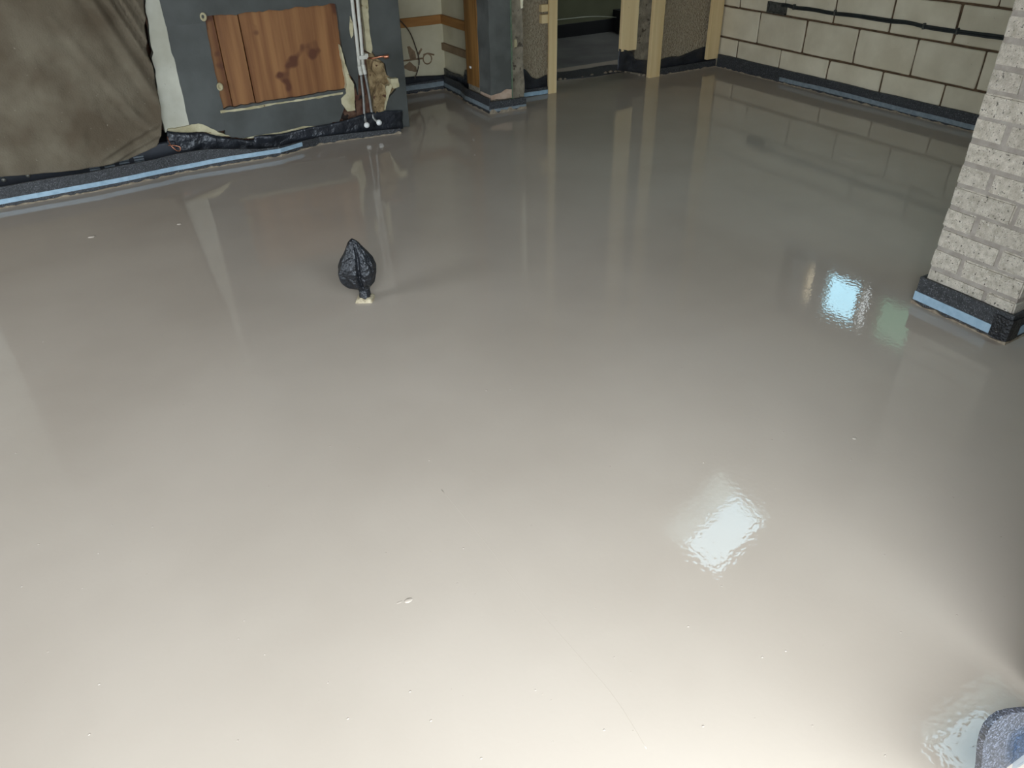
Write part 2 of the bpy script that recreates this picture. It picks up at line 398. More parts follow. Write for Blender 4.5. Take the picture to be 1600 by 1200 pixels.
# the coat is built in strips round the panel so that the hole stays open
def clip_rect(name, x0, x1, z0, z1, m_, y0, y1, parent, seed, amp=.01):
    return obj(name, prism(jag([(x0, z0), (x1, z0), (x1, z1), (x0, z1)], amp, .03, seed), y0, y1), m_, parent)
cl = chase_l[0][0]
obj('grey_coat', prism(jag([(.606, pz1)] + [(.604, .5)] + under[:3] + [(px0 - .004, under[2][1] + .01), (px0 - .004, .5), (px0 + .004, pz1 - .005)], .006, .03, 5), gy, WY - .005), M_GREY_PAINT, wl)
obj('grey_coat', prism(jag([(px0 - .02, pz0 + .001), (px0 - .02, under[2][1] + .012)] + under[3:] + G((500, 196), (530, 190)) + [(px1 + .02, pz0 - .01), (px1, pz0 + .012)], .008, .02, 6), gy - .0012, WY - .006), M_GREY_PAINT, wl)
top_edge = jag([(px0 - .004, pz1 - .03), (px0 + .004, pz1), (px1 - .004, pz1), (px1 + .004, pz1 - .03)], .010, .018, 19, False)
obj('grey_coat', prism([(.606, pz1 - .03)] + top_edge + [(cl, pz1 - .03), (cl, CEIL), (.606, CEIL)], gy - .0015, WY - .0055), M_GREY_PAINT, wl)
right_of_panel = [(px1, pz1)] + [(px1, .5)] + G((536, 80), (545, 115), (556, 130), (560, 149)) + chase_l[::-1][2:] + [(cl, pz1)]
obj('grey_coat', prism(jag(right_of_panel, .006, .025, 7), gy, WY - .005), M_GREY_PAINT, wl)
# strip of coat right of the chase to the corner
gr = G((576, 0), (577, 40), (581, 80), (590, 92), (602, 100), (606, 118), (615, 124), (619, 140), (610, 150), (600, 165), (596, 178))
gr_poly = gr + [(gr[-1][0], .0), (R_END, .0), (R_END, CEIL), (gr[0][0], CEIL)]
obj('grey_coat', prism(jag(gr_poly, .006, .025, 8), gy, WY + .05), M_GREY_PAINT, wl)
obj('corner_return', box(R_END - .004, R_END + .004, gy + .002, 5.56, -.02, CEIL), M_GREY_PAINT, wl)
# ragged cream plaster showing round the broken edges
ry = gy - .004
C = lambda *q: yz_list(q, ry)
obj('plaster_edge', prism(jag(C((344, 173), (372, 170), (410, 164), (470, 155), (536, 144), (536, 147), (470, 158), (430, 163), (405, 169), (345, 177)), .004, .015, 11), ry, WY), M_CREAM_PLASTER, wl)
obj('plaster_edge', prism(jag(C((531, 70), (537, 90), (545, 118), (553, 132), (555, 172), (543, 174), (534, 162), (533, 154), (541, 146), (541, 128), (536, 100)), .005, .015, 12), ry - .004, WY), M_CREAM_PLASTER, wl)
obj('plaster_edge', prism(jag(C((380, 217), (400, 212), (440, 206), (475, 197), (496, 197), (470, 203), (440, 209), (405, 215)), .003, .015, 13), ry, WY), M_CREAM_PLASTER, wl)
obj('plaster_edge', prism(jag(C((296, 196), (310, 193), (325, 198), (340, 206), (360, 213), (340, 212), (318, 206), (285, 207), (262, 206), (262, 202)), .005, .012, 14), ry, WY), M_CREAM_PLASTER, wl)
obj('plaster_edge', prism(jag(C((565, 0), (575, 0), (577, 40), (582, 78), (580, 84), (573, 80), (570, 50)), .004, .015, 15), ry, WY), M_CREAM_PLASTER, wl)
obj('plaster_edge', prism(jag(C((547, 25), (551, 35), (552, 55), (549, 60), (546, 45)), .003, .012, 16), ry, WY), M_CREAM_PLASTER, wl)
rub = C((573, 82), (590, 90), (600, 102), (605, 125), (618, 122), (621, 132), (610, 140), (604, 160), (597, 176), (583, 177), (580, 155), (578, 120))
obj('broken_masonry', prism(jag(rub, .006, .015, 17), WY - .012, WY + .05), M_RUBBLE, wl)
for (qs, dep, sd) in ((((592, 128), (600, 132), (602, 145), (598, 172), (584, 176), (582, 150)), .02, 1), (((602, 134), (612, 130), (606, 150), (600, 172), (597, 160)), .016, 2), (((584, 95), (597, 98), (601, 112), (588, 118), (581, 108)), .006, 3), (((607, 122), (619, 121), (621, 134), (612, 137)), .03, 4)):
    obj('stone', prism(jag(C(*qs), .004, .012, 20 + sd), ry - dep, WY + .02), M_CREAM_PLASTER if sd in (2, 4) else M_RUBBLE, wl)
obj('chase_backing', box(1.735, R_END - .008, WY - .0045, WY + .029, .0, .62), M_RUBBLE, wl)
obj('chase_backing', box(1.60, 1.734, WY + .008, WY + .029, .0, .95), M_BRICK_RED, wl)
obj('chase_brick', prism(jag(C((569, 0), (573, 82), (580, 110), (580, 135), (574, 150), (566, 110), (562, 60), (561, 0)), .003, .02, 30), WY + .0, WY + .04), M_BRICK_RED, wl)

# covered doorway: black sill with vents behind the sheet
d1 = sroot('door_1', (0, WY - .04, 0))
obj('sill', box(DX0, DX1 - .02, WY - .055, WY + .22, -.02, .15, bevel=.006), M_BLACK, d1)
for k in range(4):
    a = on_y(140 + k * 23 + 1, 268 - k * 5.3, WY - .06)
    for j in range(3):
        obj('vent_slat', box(a.x, a.x + .052, WY - .064, WY - .054, a.z - .012 + j * .014, a.z - .003 + j * .014), M_SLAT, d1)
for q in ((6, 281), (44, 274)):
    c = on_y(q[0], q[1], WY - .06)
    bm = tube([c + Vector((0, .01, 0)), c + Vector((0, -.002, 0)), c + Vector((0, -.006, 0)), c + Vector((0, -.009, 0))], lambda t: (.012, .012, .009, .004)[int(round(t * 3))], 12)
    obj('bolt', bm, M_STEEL, d1, smooth=True)

# dust sheet hanging over the doorway
def sheet():
    bm = bmesh.new(); nu, nv = 110, 120
    y0 = 4.655
    bot = [(-.66, .145), (-.373, .130), (-.087, .103), (.10, .100), (.23, .108), (.394, .150), (.44, .20)]
    def bz(u):
        for (a, za), (b, zb) in zip(bot, bot[1:]):
            if u <= b: 
                t = max(0, (u - a) / (b - a)); return za + (zb - za) * t
        return bot[-1][1] + (u - .44) * 2.2
    edge = [(.10, .41), (.15, .452), (.237, .470), (.34, .478), (.50, .475), (.62, .510), (.66, .522), (.75, .54), (.86, .535), (1.2, .56), (2.2, .60)]
    def ex(z):
        for (a, ua), (b, ub) in zip(edge, edge[1:]):
            if z <= b:
                t = max(0, (z - a) / (b - a)); return ua + (ub - ua) * t
        return .6
    grid = []
    for j in range(nv + 1):
        t = j / nv; row = []
        for i in range(nu + 1):
            s = i / nu
            zt = 2.16
            z = .10 + (zt - .10) * t ** 1.25
            x1 = ex(z); x0 = -.66
            x = x0 + (x1 - x0) * s
            zb = bz(x)
            z = zb + (zt - zb) * t ** 1.25
            # broad belly, hem roll and dragged folds towards the top corner
            y = 4.672 - .02 * sin(pi * min(1, max(0, (x + .6) / 1.1))) - .03 * math.exp(-((z - zb) / .10) ** 2)
            y += .020 * noise.noise(Vector((x * 3.1, z * 2.2, 1.7))) + .011 * noise.noise(Vector((x * 11, z * 8, 4.2))) + .004 * noise.noise(Vector((x * 30, z * 26, 2.0)))
            for (ax, az_, bx, bz_, w, h) in ((.33, .95, .53, .42, .016, .034), (.39, .95, .55, .50, .014, .036), (.26, .95, .47, .35, .022, .018), (.44, 1.0, .565, .60, .012, .03),
                                             (.10, .80, .33, .33, .018, .010), (.33, .33, .45, .17, .016, .012), (.0, .70, .20, .60, .03, .006), (.15, .16, .44, .27, .014, .014), (.20, .13, .46, .22, .010, .010)):
                d = Vector((bx - ax, bz_ - az_)); L_ = d.length; d /= L_
                q = Vector((x - ax, z - az_)); al = q.dot(d); ac = q.x * d.y - q.y * d.x
                if al < 0 and az_ >= .95: al = 0
                g = math.exp(-(ac / w) ** 2) * math.exp(-(max(0, al - L_, -al) / .05) ** 2)
                y -= h * g - .6 * h * math.exp(-((ac - 1.9 * w) / w) ** 2) * math.exp(-(max(0, al - L_, -al) / .05) ** 2)
            y = min(y, 4.695)
            row.append(bm.verts.new((x, y, z)))
        grid.append(row)
    for j in range(nv):
        for i in range(nu): bm.faces.new((grid[j][i], grid[j][i + 1], grid[j + 1][i + 1], grid[j + 1][i]))
    return bm
sh = obj('dust_sheet', sheet(), M_SHEET, smooth=True)
md = sh.modifiers.new('thickness', 'SOLIDIFY'); md.thickness = .003; md.offset = 1
tag(sh, 'dirty grey brown dust sheet hanging over a doorway beside the white plaster strip', 'sheet')

# boarded panel set in the chimney breast
pn = thing('boarded_hatch', 'orange brown stained timber boarding set in the slate grey wall', 'hatch', ((px0 + px1) / 2, gy, pz0))
c1 = on_y(372, 20, gy).x; c2 = on_y(400, 160, gy).x; cm = (c1 + c2) / 2
e1 = px0 + .055
for (a, b, dz, dy) in ((px0 - .06, e1, 0, .007), (e1 + .003, cm, .004, .0), (cm + .005, px1 + .04, 0, .002)):
    obj('plank', box(a, b, WY - .0045 + dy * .3, WY + .029, pz0 - .02, pz1 + .02 + dz, bevel=.003), M_PLY, pn)
for q in ((317, 26), (343, 135)):
    c = on_y(q[0], q[1], WY - .03)
    bm = bmesh.new()
    n = 14; A = []
    for rr, yy in ((.016, -.002), (.018, -.012), (.010, -.014), (.007, .0)):
        A.append([bm.verts.new((c.x + rr * cos(2 * pi * k / n), c.y + yy, c.z + rr * 1.25 * sin(2 * pi * k / n))) for k in range(n)])
    for R0, R1 in zip(A, A[1:]):
        for k in range(n): bm.faces.new((R0[k], R0[(k + 1) % n], R1[(k + 1) % n], R1[k]))
    bm.faces.new(A[-1])
    obj('wall_plug', bm, M_CREAM_PLASTER, pn, smooth=True)

# ------------------------------------------------------------------ pipes in the chase
def pipe(name, label, top, mid, coup, tail, capq, seed):
    y = WY - .045
    T, Mm, Cc, Tt, Kp = [on_y(q[0], q[1], y) for q in (top, mid, coup, tail, capq)]
    r = thing(name, label, 'pipe', Tt)
    up = T + (T - Mm) * 2.6
    obj('tube', tube(smooth_path([up, T, (T + Mm) / 2 + Vector((.002, 0, 0)), Mm], 4), .0105, 10), M_PIPE, r, smooth=True)
    d = (Cc - Mm).normalized()
    obj('coupling', tube([Mm - d * .004, Mm, Mm + d * .002, (Mm + Cc) / 2 - d * .003, (Mm + Cc) / 2, (Mm + Cc) / 2 + d * .003, Cc - d * .002, Cc],
                         lambda t: (.0105, .0120, .0125, .0125, .0108, .0125, .0125, .0108)[int(round(t * 7))], 12), M_PIPE, r, smooth=True)
    K = Vector((Kp.x, y - .035, Kp.z))
    obj('tail_pipe', tube(smooth_path([Cc, (Cc + Tt) / 2 + Vector((.003, 0, 0)), Tt + Vector((0, 0, .02)), Tt + (K - Tt) * .35 - Vector((0, 0, .004)), K], 6), .0085, 10), M_PIPE_GREY, r, smooth=True)
    obj('cap', ball(K, .0185, 2, (1, .9, 1)), M_CAP, r, smooth=True)
    return r
p1 = pipe('pipe', 'white plastic pipe nearer the timber panel, its tail ending in the lower cap', (550, 0), (561.5, 104), (564, 117), (570, 184), (570, 193.5), 1)
p2 = pipe('pipe', 'white plastic pipe with a small clip, its tail bent out to the higher cap', (558.5, 0), (567, 101), (570.5, 116), (582, 183), (589, 189.5), 2)
c = on_y(566, 89, WY - .05)
obj('clip', boxes([(c.x - .026, c.x + .026, c.y - .016, c.y - .006, c.z - .012, c.z + .010), (c.x + .016, c.x + .03, c.y - .022, c.y + .04, c.z - .004, c.z + .018)]), M_PIPE, p2)
a, b = on_y(583, 91, WY - .05), on_y(607, 88, WY - .08)
ps = thing('pipe_stub', 'short pinkish copper pipe end sticking out of the broken masonry', 'pipe', a)
obj('tube', tube([a + Vector((-.02, .05, -.004)), a, (a + b) / 2 + Vector((0, 0, .004)), b], .006, 8), M_COPPER, ps, smooth=True)
obj('fitting', tube([b - (b - a) * .3, b - (b - a) * .28, b, b + (b - a) * .03], lambda t: .011 if .1 < t < .9 else .009, 10), M_COPPER, ps, smooth=True)
c = on_y(268, 232, 4.64)
cw = tube(smooth_path([c + Vector((.0, .06, .05)), c + Vector((0, .0, .02)), c + Vector((.022, -.01, -.012)), c + Vector((.04, -.005, -.018)), c + Vector((.045, 0, .0)), c + Vector((.02, .005, .012)), c + Vector((-.01, .03, .012))], 6), .0028, 6)
tag(obj('copper_wire', cw, M_COPPER, smooth=True), 'bent bare copper wire poking out below the white plaster strip', 'wire')

# ------------------------------------------------------------------ alcove
AB = 5.55
wa = sroot('wall_alcove')
obj('render', box(R_END - .1, 2.62, AB, AB + .25, -.06, CEIL), M_CREAM_WALL, wa)
struct(obj('wall_alcove_side', box(2.60, 2.85, 4.885, AB, -.06, CEIL), M_CREAM_WALL))
A_ = lambda *q: yz_list(q, AB - .002)
obj('bare_patch', prism(jag(A_((636, 73), (640, 72), (648, 80), (650, 92), (641, 93)), .006, .02, 41), AB - .003, AB + .01), M_PATCH, wa)
obj('bare_patch', prism(jag(A_((621, 108), (636, 100), (640, 96), (650, 104), (652, 112), (640, 111), (632, 107)), .006, .02, 42), AB - .003, AB + .01), M_PATCH, wa)
obj('bare_patch', prism(jag(A_((653, 83), (658, 75), (660, 77), (655, 86)), .003, .02, 43), AB - .003, AB + .01), M_PATCH, wa)
obj('dark_hole', prism(jag(A_((619, 92), (625, 95), (629, 100), (621, 107), (618, 108)), .004, .02, 44), AB - .003, AB + .01), M_HALL_BASE, wa)
k = on_y(668, 92, AB - .004)
bm = bmesh.new()
tube([Vector((k.x + .035 * cos(t), AB - .002, k.z + .035 * sin(t))) for t in [i * 2 * pi / 20 for i in range(21)]], .005, 5, bm)
e = on_y(630, 95, AB)
tube([Vector((e.x, AB - .002, e.z)), Vector((k.x - .035, AB - .002, k.z + .008))], .006, 5, bm)
g = on_y(672, 83, AB)
tube(smooth_path([Vector((k.x - .03, AB - .002, k.z + .03)), Vector((g.x - .02, AB - .002, g.z)), Vector((g.x + .03, AB - .002, g.z - .015))], 4), .006, 5, bm)
obj('old_pipe_trace', bm, M_PATCH, wa)
# battens
z0, z1 = on_y(655, 38, AB).z, on_y(655, 25, AB).z
def one(name, bm, m_, label, cat, group=None): return tag(obj(name, bm, m_), label, cat, group)
one('batten', box(R_END + .006, 2.598, AB - .022, AB, .455, .515, bevel=.002), M_BATTEN, 'orange brown batten fixed across the back of the alcove', 'batten', 'battens in the alcove')
one('batten', box(2.578, 2.6, 5.10, AB - .022, .455, .515, bevel=.002), M_BATTEN, 'upper of the two battens on the right side of the alcove', 'batten', 'battens in the alcove')
one('batten', box(2.578, 2.6, 5.10, AB - .004, .275, .325, bevel=.002), M_BATTEN_DULL, 'dull brown lower batten on the right side of the alcove', 'batten', 'battens in the alcove')
# dark cable
q = [(612, 22), (625, 32), (640, 50), (650, 75), (655, 95), (652, 112), (648, 122)]
tag(obj('cable', tube(smooth_path([on_y(a, b, 5.50) for a, b in q], 6), .004, 6), M_CABLE_BROWN, smooth=True), 'thin dark cable hanging in a curve in front of the alcove wall', 'cable')
# timber post and grey column
tp = thing('timber_post', 'brown varnished timber post fixed against the side of the grey column', 'post', (2.56, 4.98, .12))
obj('post', prism(jag([(2.535, 4.88), (2.535, 5.06), (2.598, 5.06), (2.598, 4.88)], .001, .05, 2), .135, CEIL, 'z'), M_POST, tp)
c = on_x(735, 105, 2.535)
obj('screw_plug', box(c.x - .006, c.x + .004, c.y - .012, c.y + .006, c.z - .006, c.z + .008, bevel=.001), M_CAP, tp)
gc = sroot('trim_1', (2.6, 4.72, 0))
obj('grey_render', prism(jag([(2.54, .10), (2.70, .085), (2.70, CEIL), (2.54, CEIL)], .004, .05, 50), 4.72, 4.88), M_COLUMN, gc)
obj('bare_base', prism(jag([(2.537, .085), (2.70, .08), (2.70, .135), (2.66, .142), (2.62, .125), (2.537, .115)], .004, .02, 51), 4.716, 4.87), mat('bare_pink_plaster', (168, 140, 118), (190, 166, 144), scale=20, rough=.9, bump=.4), gc)
obj('green_bead', prism(jag([(2.700, .06), (2.708, .06), (2.710, CEIL), (2.700, CEIL)], .003, .06, 52), 4.714, 4.80), mat('green_edge_bead', (84, 104, 80), (110, 124, 100), scale=30, rough=.6), gc)
obj('chipped_edge', prism(jag([(2.709, .07), (2.80, .06), (2.81, .14), (2.80, .24), (2.795, CEIL), (2.711, CEIL)], .008, .03, 53), 4.728, 5.05), M_ROUGH_STONE, gc)
c = on_y(805, 68, 4.725)
obj('paint_fleck', prism(jag([(c.x - .010, c.z - .024), (c.x + .010, c.z - .02), (c.x + .008, c.z + .024), (c.x - .008, c.z + .024)], .006, .012, 54), 4.718, 4.74), M_CREAM_PLASTER, gc)
obj('core', boxes([(2.545, 2.79, 4.745, 4.878, -.06, CEIL), (2.545, 2.596, 4.878, 5.06, -.06, .134)]), M_ROUGH_STONE, gc)

# ------------------------------------------------------------------ rear wall with doorway
RY = 5.0
wr_ = sroot('wall_rear')
K_ = lambda *q: yz_list(q, RY - .012)
DL, DR = 3.21, 3.80
obj('masonry', boxes([(2.81, 3.20, RY + .01, RY + .26, -.06, CEIL), (4.06, 5.1, RY + .01, RY + .26, -.06, CEIL), (3.20, 4.06, RY + .01, RY + .26, 2.05, CEIL)]), M_ROUGH_STONE, wr_)
rc = K_((817, 108), (822, 110), (831, 121), (840, 123), (851, 117))
obj('roughcast', prism(jag([(2.80, rc[0][1] + .02)] + rc + [(3.20, rc[-1][1]), (3.20, CEIL), (2.80, CEIL)], .008, .025, 60), RY - .012, RY + .02), M_ROUGHCAST, wr_)
rc2 = K_((1030, 93), (1040, 90), (1060, 88), (1080, 80), (1102, 73))
obj('roughcast', prism(jag([(4.10, rc2[0][1])] + rc2 + [(4.82, rc2[-1][1]), (4.82, CEIL), (4.10, CEIL)], .006, .025, 61), RY - .012, RY + .02), M_ROUGHCAST, wr_)
ch = K_((990, 82), (986, 95), (1012, 97), (1014, 60))
obj('chipped_jamb', prism(jag([(3.955, .12), (3.965, .06), (4.10, .05), (4.12, CEIL), (3.955, CEIL)], .012, .03, 62), RY - .008, RY + .03), M_ROUGH_STONE, wr_)
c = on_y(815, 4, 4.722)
obj('daylight_sliver', prism(jag([(c.x - .004, c.z - .035), (c.x + .006, c.z - .03), (c.x + .014, c.z + .12), (c.x + .012, 1.3), (c.x - .012, 1.3), (c.x - .010, c.z + .06)], .003, .03, 63), 4.716, 4.727), mat('pale_yellow_daylight', (236, 226, 190), (246, 240, 214), scale=20, rough=.6), gc)  # pale strip whose colour stands in for a bright sliver of daylight
# studs
def stud(x0, x1, y0, y1, z0, z1, label, skew=0.0):
    y1 = RY - .036
    bm = box(x0, x1, y0, y1, z0, z1, bevel=.0025)
    for v in bm.verts: v.co.x += skew * (v.co.z - z0)
    return one('timber_stud', bm, M_PINE, label, 'stud', 'pine studs along the rear wall')
stud(3.143, 3.214, 4.945, RY - .013, -.004, CEIL, 'pale pine stud left of the dark doorway, standing in the screed')
stud(4.065, 4.17, 4.925, RY - .013, -.004, CEIL, 'pale pine stud right of the doorway, beside the wide board')
stud(4.655, 4.772, 4.93, RY - .013, .065, CEIL, 'pine stud in the corner against the block wall, ending above the foam strip')
one('timber_offcut', box(3.085, 3.142, 4.955, RY - .013, .553, .598, bevel=.002), M_PINE, 'upper small pine offcut fixed to the side of the stud left of the doorway', 'offcut', 'pine offcuts on the stud')
one('timber_offcut', box(3.087, 3.142, 4.953, RY - .013, .478, .535, bevel=.002), M_PINE, 'lower small pine offcut fixed to the side of the stud left of the doorway', 'offcut', 'pine offcuts on the stud')
one('door_board', box(3.80, 3.95, 4.962, RY - .005, .215, CEIL, bevel=.003), M_PINE, 'wide pale pine board lining the right side of the doorway, hung clear of the floor', 'board')
# hall beyond
wh = sroot('wall_hall')
obj('hall_render', boxes([(2.7, 6.8, 6.78, 7.0, -.06, CEIL), (2.7, 2.95, 5.26, 6.78, -.06, CEIL), (6.6, 6.8, 5.26, 6.78, -.06, CEIL), (5.1, 6.8, 5.05, 5.26, -.06, CEIL)]), M_HALL, wh)
obj('bitumen_skirting', box(2.95, 6.6, 6.76, 6.78, -.06, .115), M_HALL_BASE, wh)
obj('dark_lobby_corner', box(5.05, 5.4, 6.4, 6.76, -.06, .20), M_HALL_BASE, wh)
tag(obj('cable', tube(smooth_path([on_y(a, b, 6.7) for a, b in ((860, 32), (890, 29), (920, 26), (945, 26), (975, 28))], 6), .005, 6), M_CABLE_PALE, smooth=True), 'pale cable slung along the dim wall beyond the doorway', 'cable')
th = struct(obj('trim_2', prism(jag(fl([(866, 126), (915, 121.5), (945, 117), (975, 112), (1002, 112), (985, 101), (950, 102), (890, 112), (866, 113.5)]), .012, .05, 65), -.02, .004, 'z'), M_FOAM))
bm = bmesh.new()
for (qx, qy, r) in ((875, 125, .02), (883, 124.4, .012), (925, 118, .016), (946, 115, .02), (954, 113.5, .024), (962, 113, .02), (969, 112, .026), (978, 113, .018), (988, 114, .02), (1000, 117.5, .024), (1006, 118.5, .02), (910, 121, .01)):
    c = on_z(qx, qy)
    b2 = ball((c.x, c.y, .006), r, 1, (1, .7, .6))
    me = bpy.data.meshes.new('t'); b2.to_mesh(me); b2.free(); bm.from_mesh(me); bpy.data.meshes.remove(me)
o = obj('screed_lumps', bm, M_CRUST, smooth=True); o['kind'] = 'stuff'; o['label'] = 'grey lumps of set screed along the doorway threshold'

# ------------------------------------------------------------------ membranes
MG = 'black plastic membranes at the wall feet'
def crumple(bm, amp, fr, axis, seed, cuts=3):
    bmesh.ops.subdivide_edges(bm, edges=[e for e in bm.edges if e.calc_length() > .03], cuts=cuts, use_grid_fill=True)
    for v in bm.verts:
        n = noise.noise(v.co * fr + Vector((seed, 0, 0))) + .5 * noise.noise(v.co * fr * 2.7)
        v.co[axis] += amp * n
    return bm
def membrane(outline_top, outline_bot, y, label, seed, amp=.008):
    """a crumpled sheet of plastic between two traced lines on the plane y"""
    T = smooth_path([Vector((p[0], y, p[1])) for p in yz_list(outline_top, y)], 5); 
    B = yz_list(outline_bot, y)
    bm = bmesh.new(); rows = []
    n = 8
    for i, t in enumerate(T):
        f = i / (len(T) - 1) * (len(B) - 1); k = min(int(f), len(B) - 2); f -= k
        b = Vector((B[k][0] + (B[k + 1][0] - B[k][0]) * f, y, B[k][1] + (B[k + 1][1] - B[k][1]) * f))
        r = []
        for j in range(n + 1):
            p = b + (t - b) * (j / n)
            p.y += amp * (noise.noise(Vector((p.x * 16, p.z * 30, seed))) + .6 * noise.noise(Vector((p.x * 45, p.z * 60, seed + 3)))) - .006
            r.append(bm.verts.new(p))
        rows.append(r)
    for A, B2 in zip(rows, rows[1:]):
        for j in range(n): bm.faces.new((A[j], B2[j], B2[j + 1], A[j + 1]))
    o = obj('plastic_membrane', bm, M_PLASTIC, smooth=True)
    md = o.modifiers.new('thickness', 'SOLIDIFY'); md.thickness = .0015
    return tag(o, label, 'membrane', MG)
membrane([(260, 204), (285, 207), (315, 207), (345, 213), (372, 217), (396, 218), (399, 212), (440, 208), (480, 199), (530, 190), (570, 177), (600, 173), (628, 172)],
         [(262, 262), (330, 250), (440, 238), (530, 222), (629, 204)], WY - .045, 'crinkled black plastic membrane along the foot of the slate grey wall', 1)
membrane([(617, 122), (650, 119), (690, 117), (694, 114)], [(617, 156), (695, 144)], AB - .012, 'black plastic membrane along the back of the alcove', 2, .004)
membrane([(817, 107), (822, 110), (831, 121), (840, 123), (853, 117)], [(817, 152), (835, 151), (856, 148)], RY - .018, 'black plastic membrane below the roughcast left of the doorway', 3, .004)
membrane([(1012, 97), (1030, 94), (1040, 90), (1050, 88), (1062, 88), (1080, 80), (1103, 73), (1104, 90), (1122, 90)], [(1012, 118), (1040, 113), (1080, 107), (1122, 99)], RY - .016, 'black plastic membrane rising to the corner under the roughcast right of the doorway', 4, .004)
membrane([(966, 76), (982, 79), (988, 82), (992, 92), (1012, 94)], [(964, 110), (985, 112), (1012, 116)], RY - .03, 'black plastic flap hanging below the wide pine board', 5)
# side of the alcove: membrane on the plane x = 2.59
bm = bmesh.new(); rows = []
for i in range(29):
    y = 4.78 + (AB - .02 - 4.78) * i / 28; r = []
    top = .135 + .02 * noise.noise(Vector((y * 9, 0, 1))) + (.05 if y > 5.06 and y < 5.2 else 0) + .01
    if y < 5.06: top = .125
    for j in range(7):
        z = .0 + top * j / 6
        r.append(bm.verts.new((2.583 + .004 * noise.noise(Vector((y * 20, z * 30, 2))), y, z)))
    rows.append(r)
for A, B2 in zip(rows, rows[1:]):
    for j in range(6): bm.faces.new((A[j], B2[j], B2[j + 1], A[j + 1]))
o = obj('plastic_membrane', bm, M_PLASTIC, smooth=True); md = o.modifiers.new('thickness', 'SOLIDIFY'); md.thickness = .0015
tag(o, 'black plastic membrane below the two battens at the right side of the alcove', 'membrane', MG)

# ------------------------------------------------------------------ perimeter foam strips
SG = 'foam edge strips round the screed'
def edge_strip(label, pts, h, tape=(.02, .045), t=.010, crust=True, tape_mat=None, seed=1, wob=.004, tape_range=None, hf=None, crust_h=.012):
    mid = pts[len(pts) // 2]
    r = thing('edge_strip', label, 'edge strip', (mid[0], mid[1], 0), SG)
    obj('foam_band', band(pts, 0, t, -.02, hf or wav(h, .006, 3, seed), .04, wob, seed), M_FOAM, r)
    if tape:
        tp_ = tape_range or pts
        w0 = wav(tape[0], .004, 4, seed + 2); w1 = wav(tape[1], .004, 4, seed + 2)
        obj('blue_tape', band(tp_, -.0025, .0004, w0, w1, .04, wob, seed), tape_mat or M_TAPE, r)
    if crust:
        obj('screed_splash', band(pts, -.006, .001, -.015, lambda s: max(.001, crust_h * .5 + crust_h * noise.noise(Vector((s * 22, seed, 5))) + .5 * crust_h * noise.noise(Vector((s * 70, seed, 9)))), .015, wob, seed), M_CRUST, r)
    return r
left = [(-2.6, 4.58)] + fl([(0, 326), (150, 299), (250, 278), (280, 271), (330, 262), (440, 244), (500, 226), (560, 217), (627, 208)])
edge_strip('long black foam strip with pale blue tape along the left wall', left, .10, (.022, .046), seed=1, tape_range=left[:7] + [(lambda a, b: (a[0] + (b[0] - a[0]) * .55, a[1] + (b[1] - a[1]) * .55))(left[6], left[7])],
           hf=lambda s: (.105 + .007 * noise.noise(Vector((s * 4, 3, 0))) if s < 3.25 else (.105 - .047 * (s - 3.25) / .30 if s < 3.55 else max(.03, .058 - .028 * (s - 3.55) / .9))))
lt = left[-1]
alc = fl([(622, 157), (697, 146)]); alc[0] = (R_END + .01, alc[0][1] - .03)
ac = (2.575, AB - .05)
edge_strip('black foam strip with dull blue tape along the back of the alcove', [(R_END + .012, AB - .03), (2.565, AB - .03)], .075, (.028, .062), tape_mat=M_TAPE_DULL, seed=2)
side = [(2.566, AB - .04), (2.560, 5.22), (2.522, 5.08), (2.516, 4.9), (2.511, 4.70)]
edge_strip('black foam strip with blue tape running from the alcove to the grey column', side, .10, (.022, .05), tape_mat=M_TAPE_DULL, seed=3)
edge_strip('black foam strip spattered with screed round the foot of the grey column', [(2.513, 4.700), (2.80, 4.695)], .078, (.012, .03), tape_mat=M_TAPE_DULL, seed=4, crust_h=.03)
edge_strip('foam strip with light blue tape in the recess between column and first stud', [(2.81, 4.952), (3.14, 4.952)], .055, (.004, .032), seed=5, crust=False)
edge_strip('foam strip without tape along the rear wall between second stud and corner', [(4.172, 4.945), (4.76, 4.935)], .055, None, seed=6, crust_h=.014)
rt = [(4.768, 4.93), (4.772, 4.0), (4.770, 2.7), (4.772, .2)]
edge_strip('long black foam strip with grey blue tape along the foot of the block wall', rt, .098, (.014, .042), t=.012, tape_mat=M_TAPE_DULL, seed=7, tape_range=[(4.771, 4.25), (4.772, 4.0), (4.770, 2.7), (4.772, .2)], wob=.003)

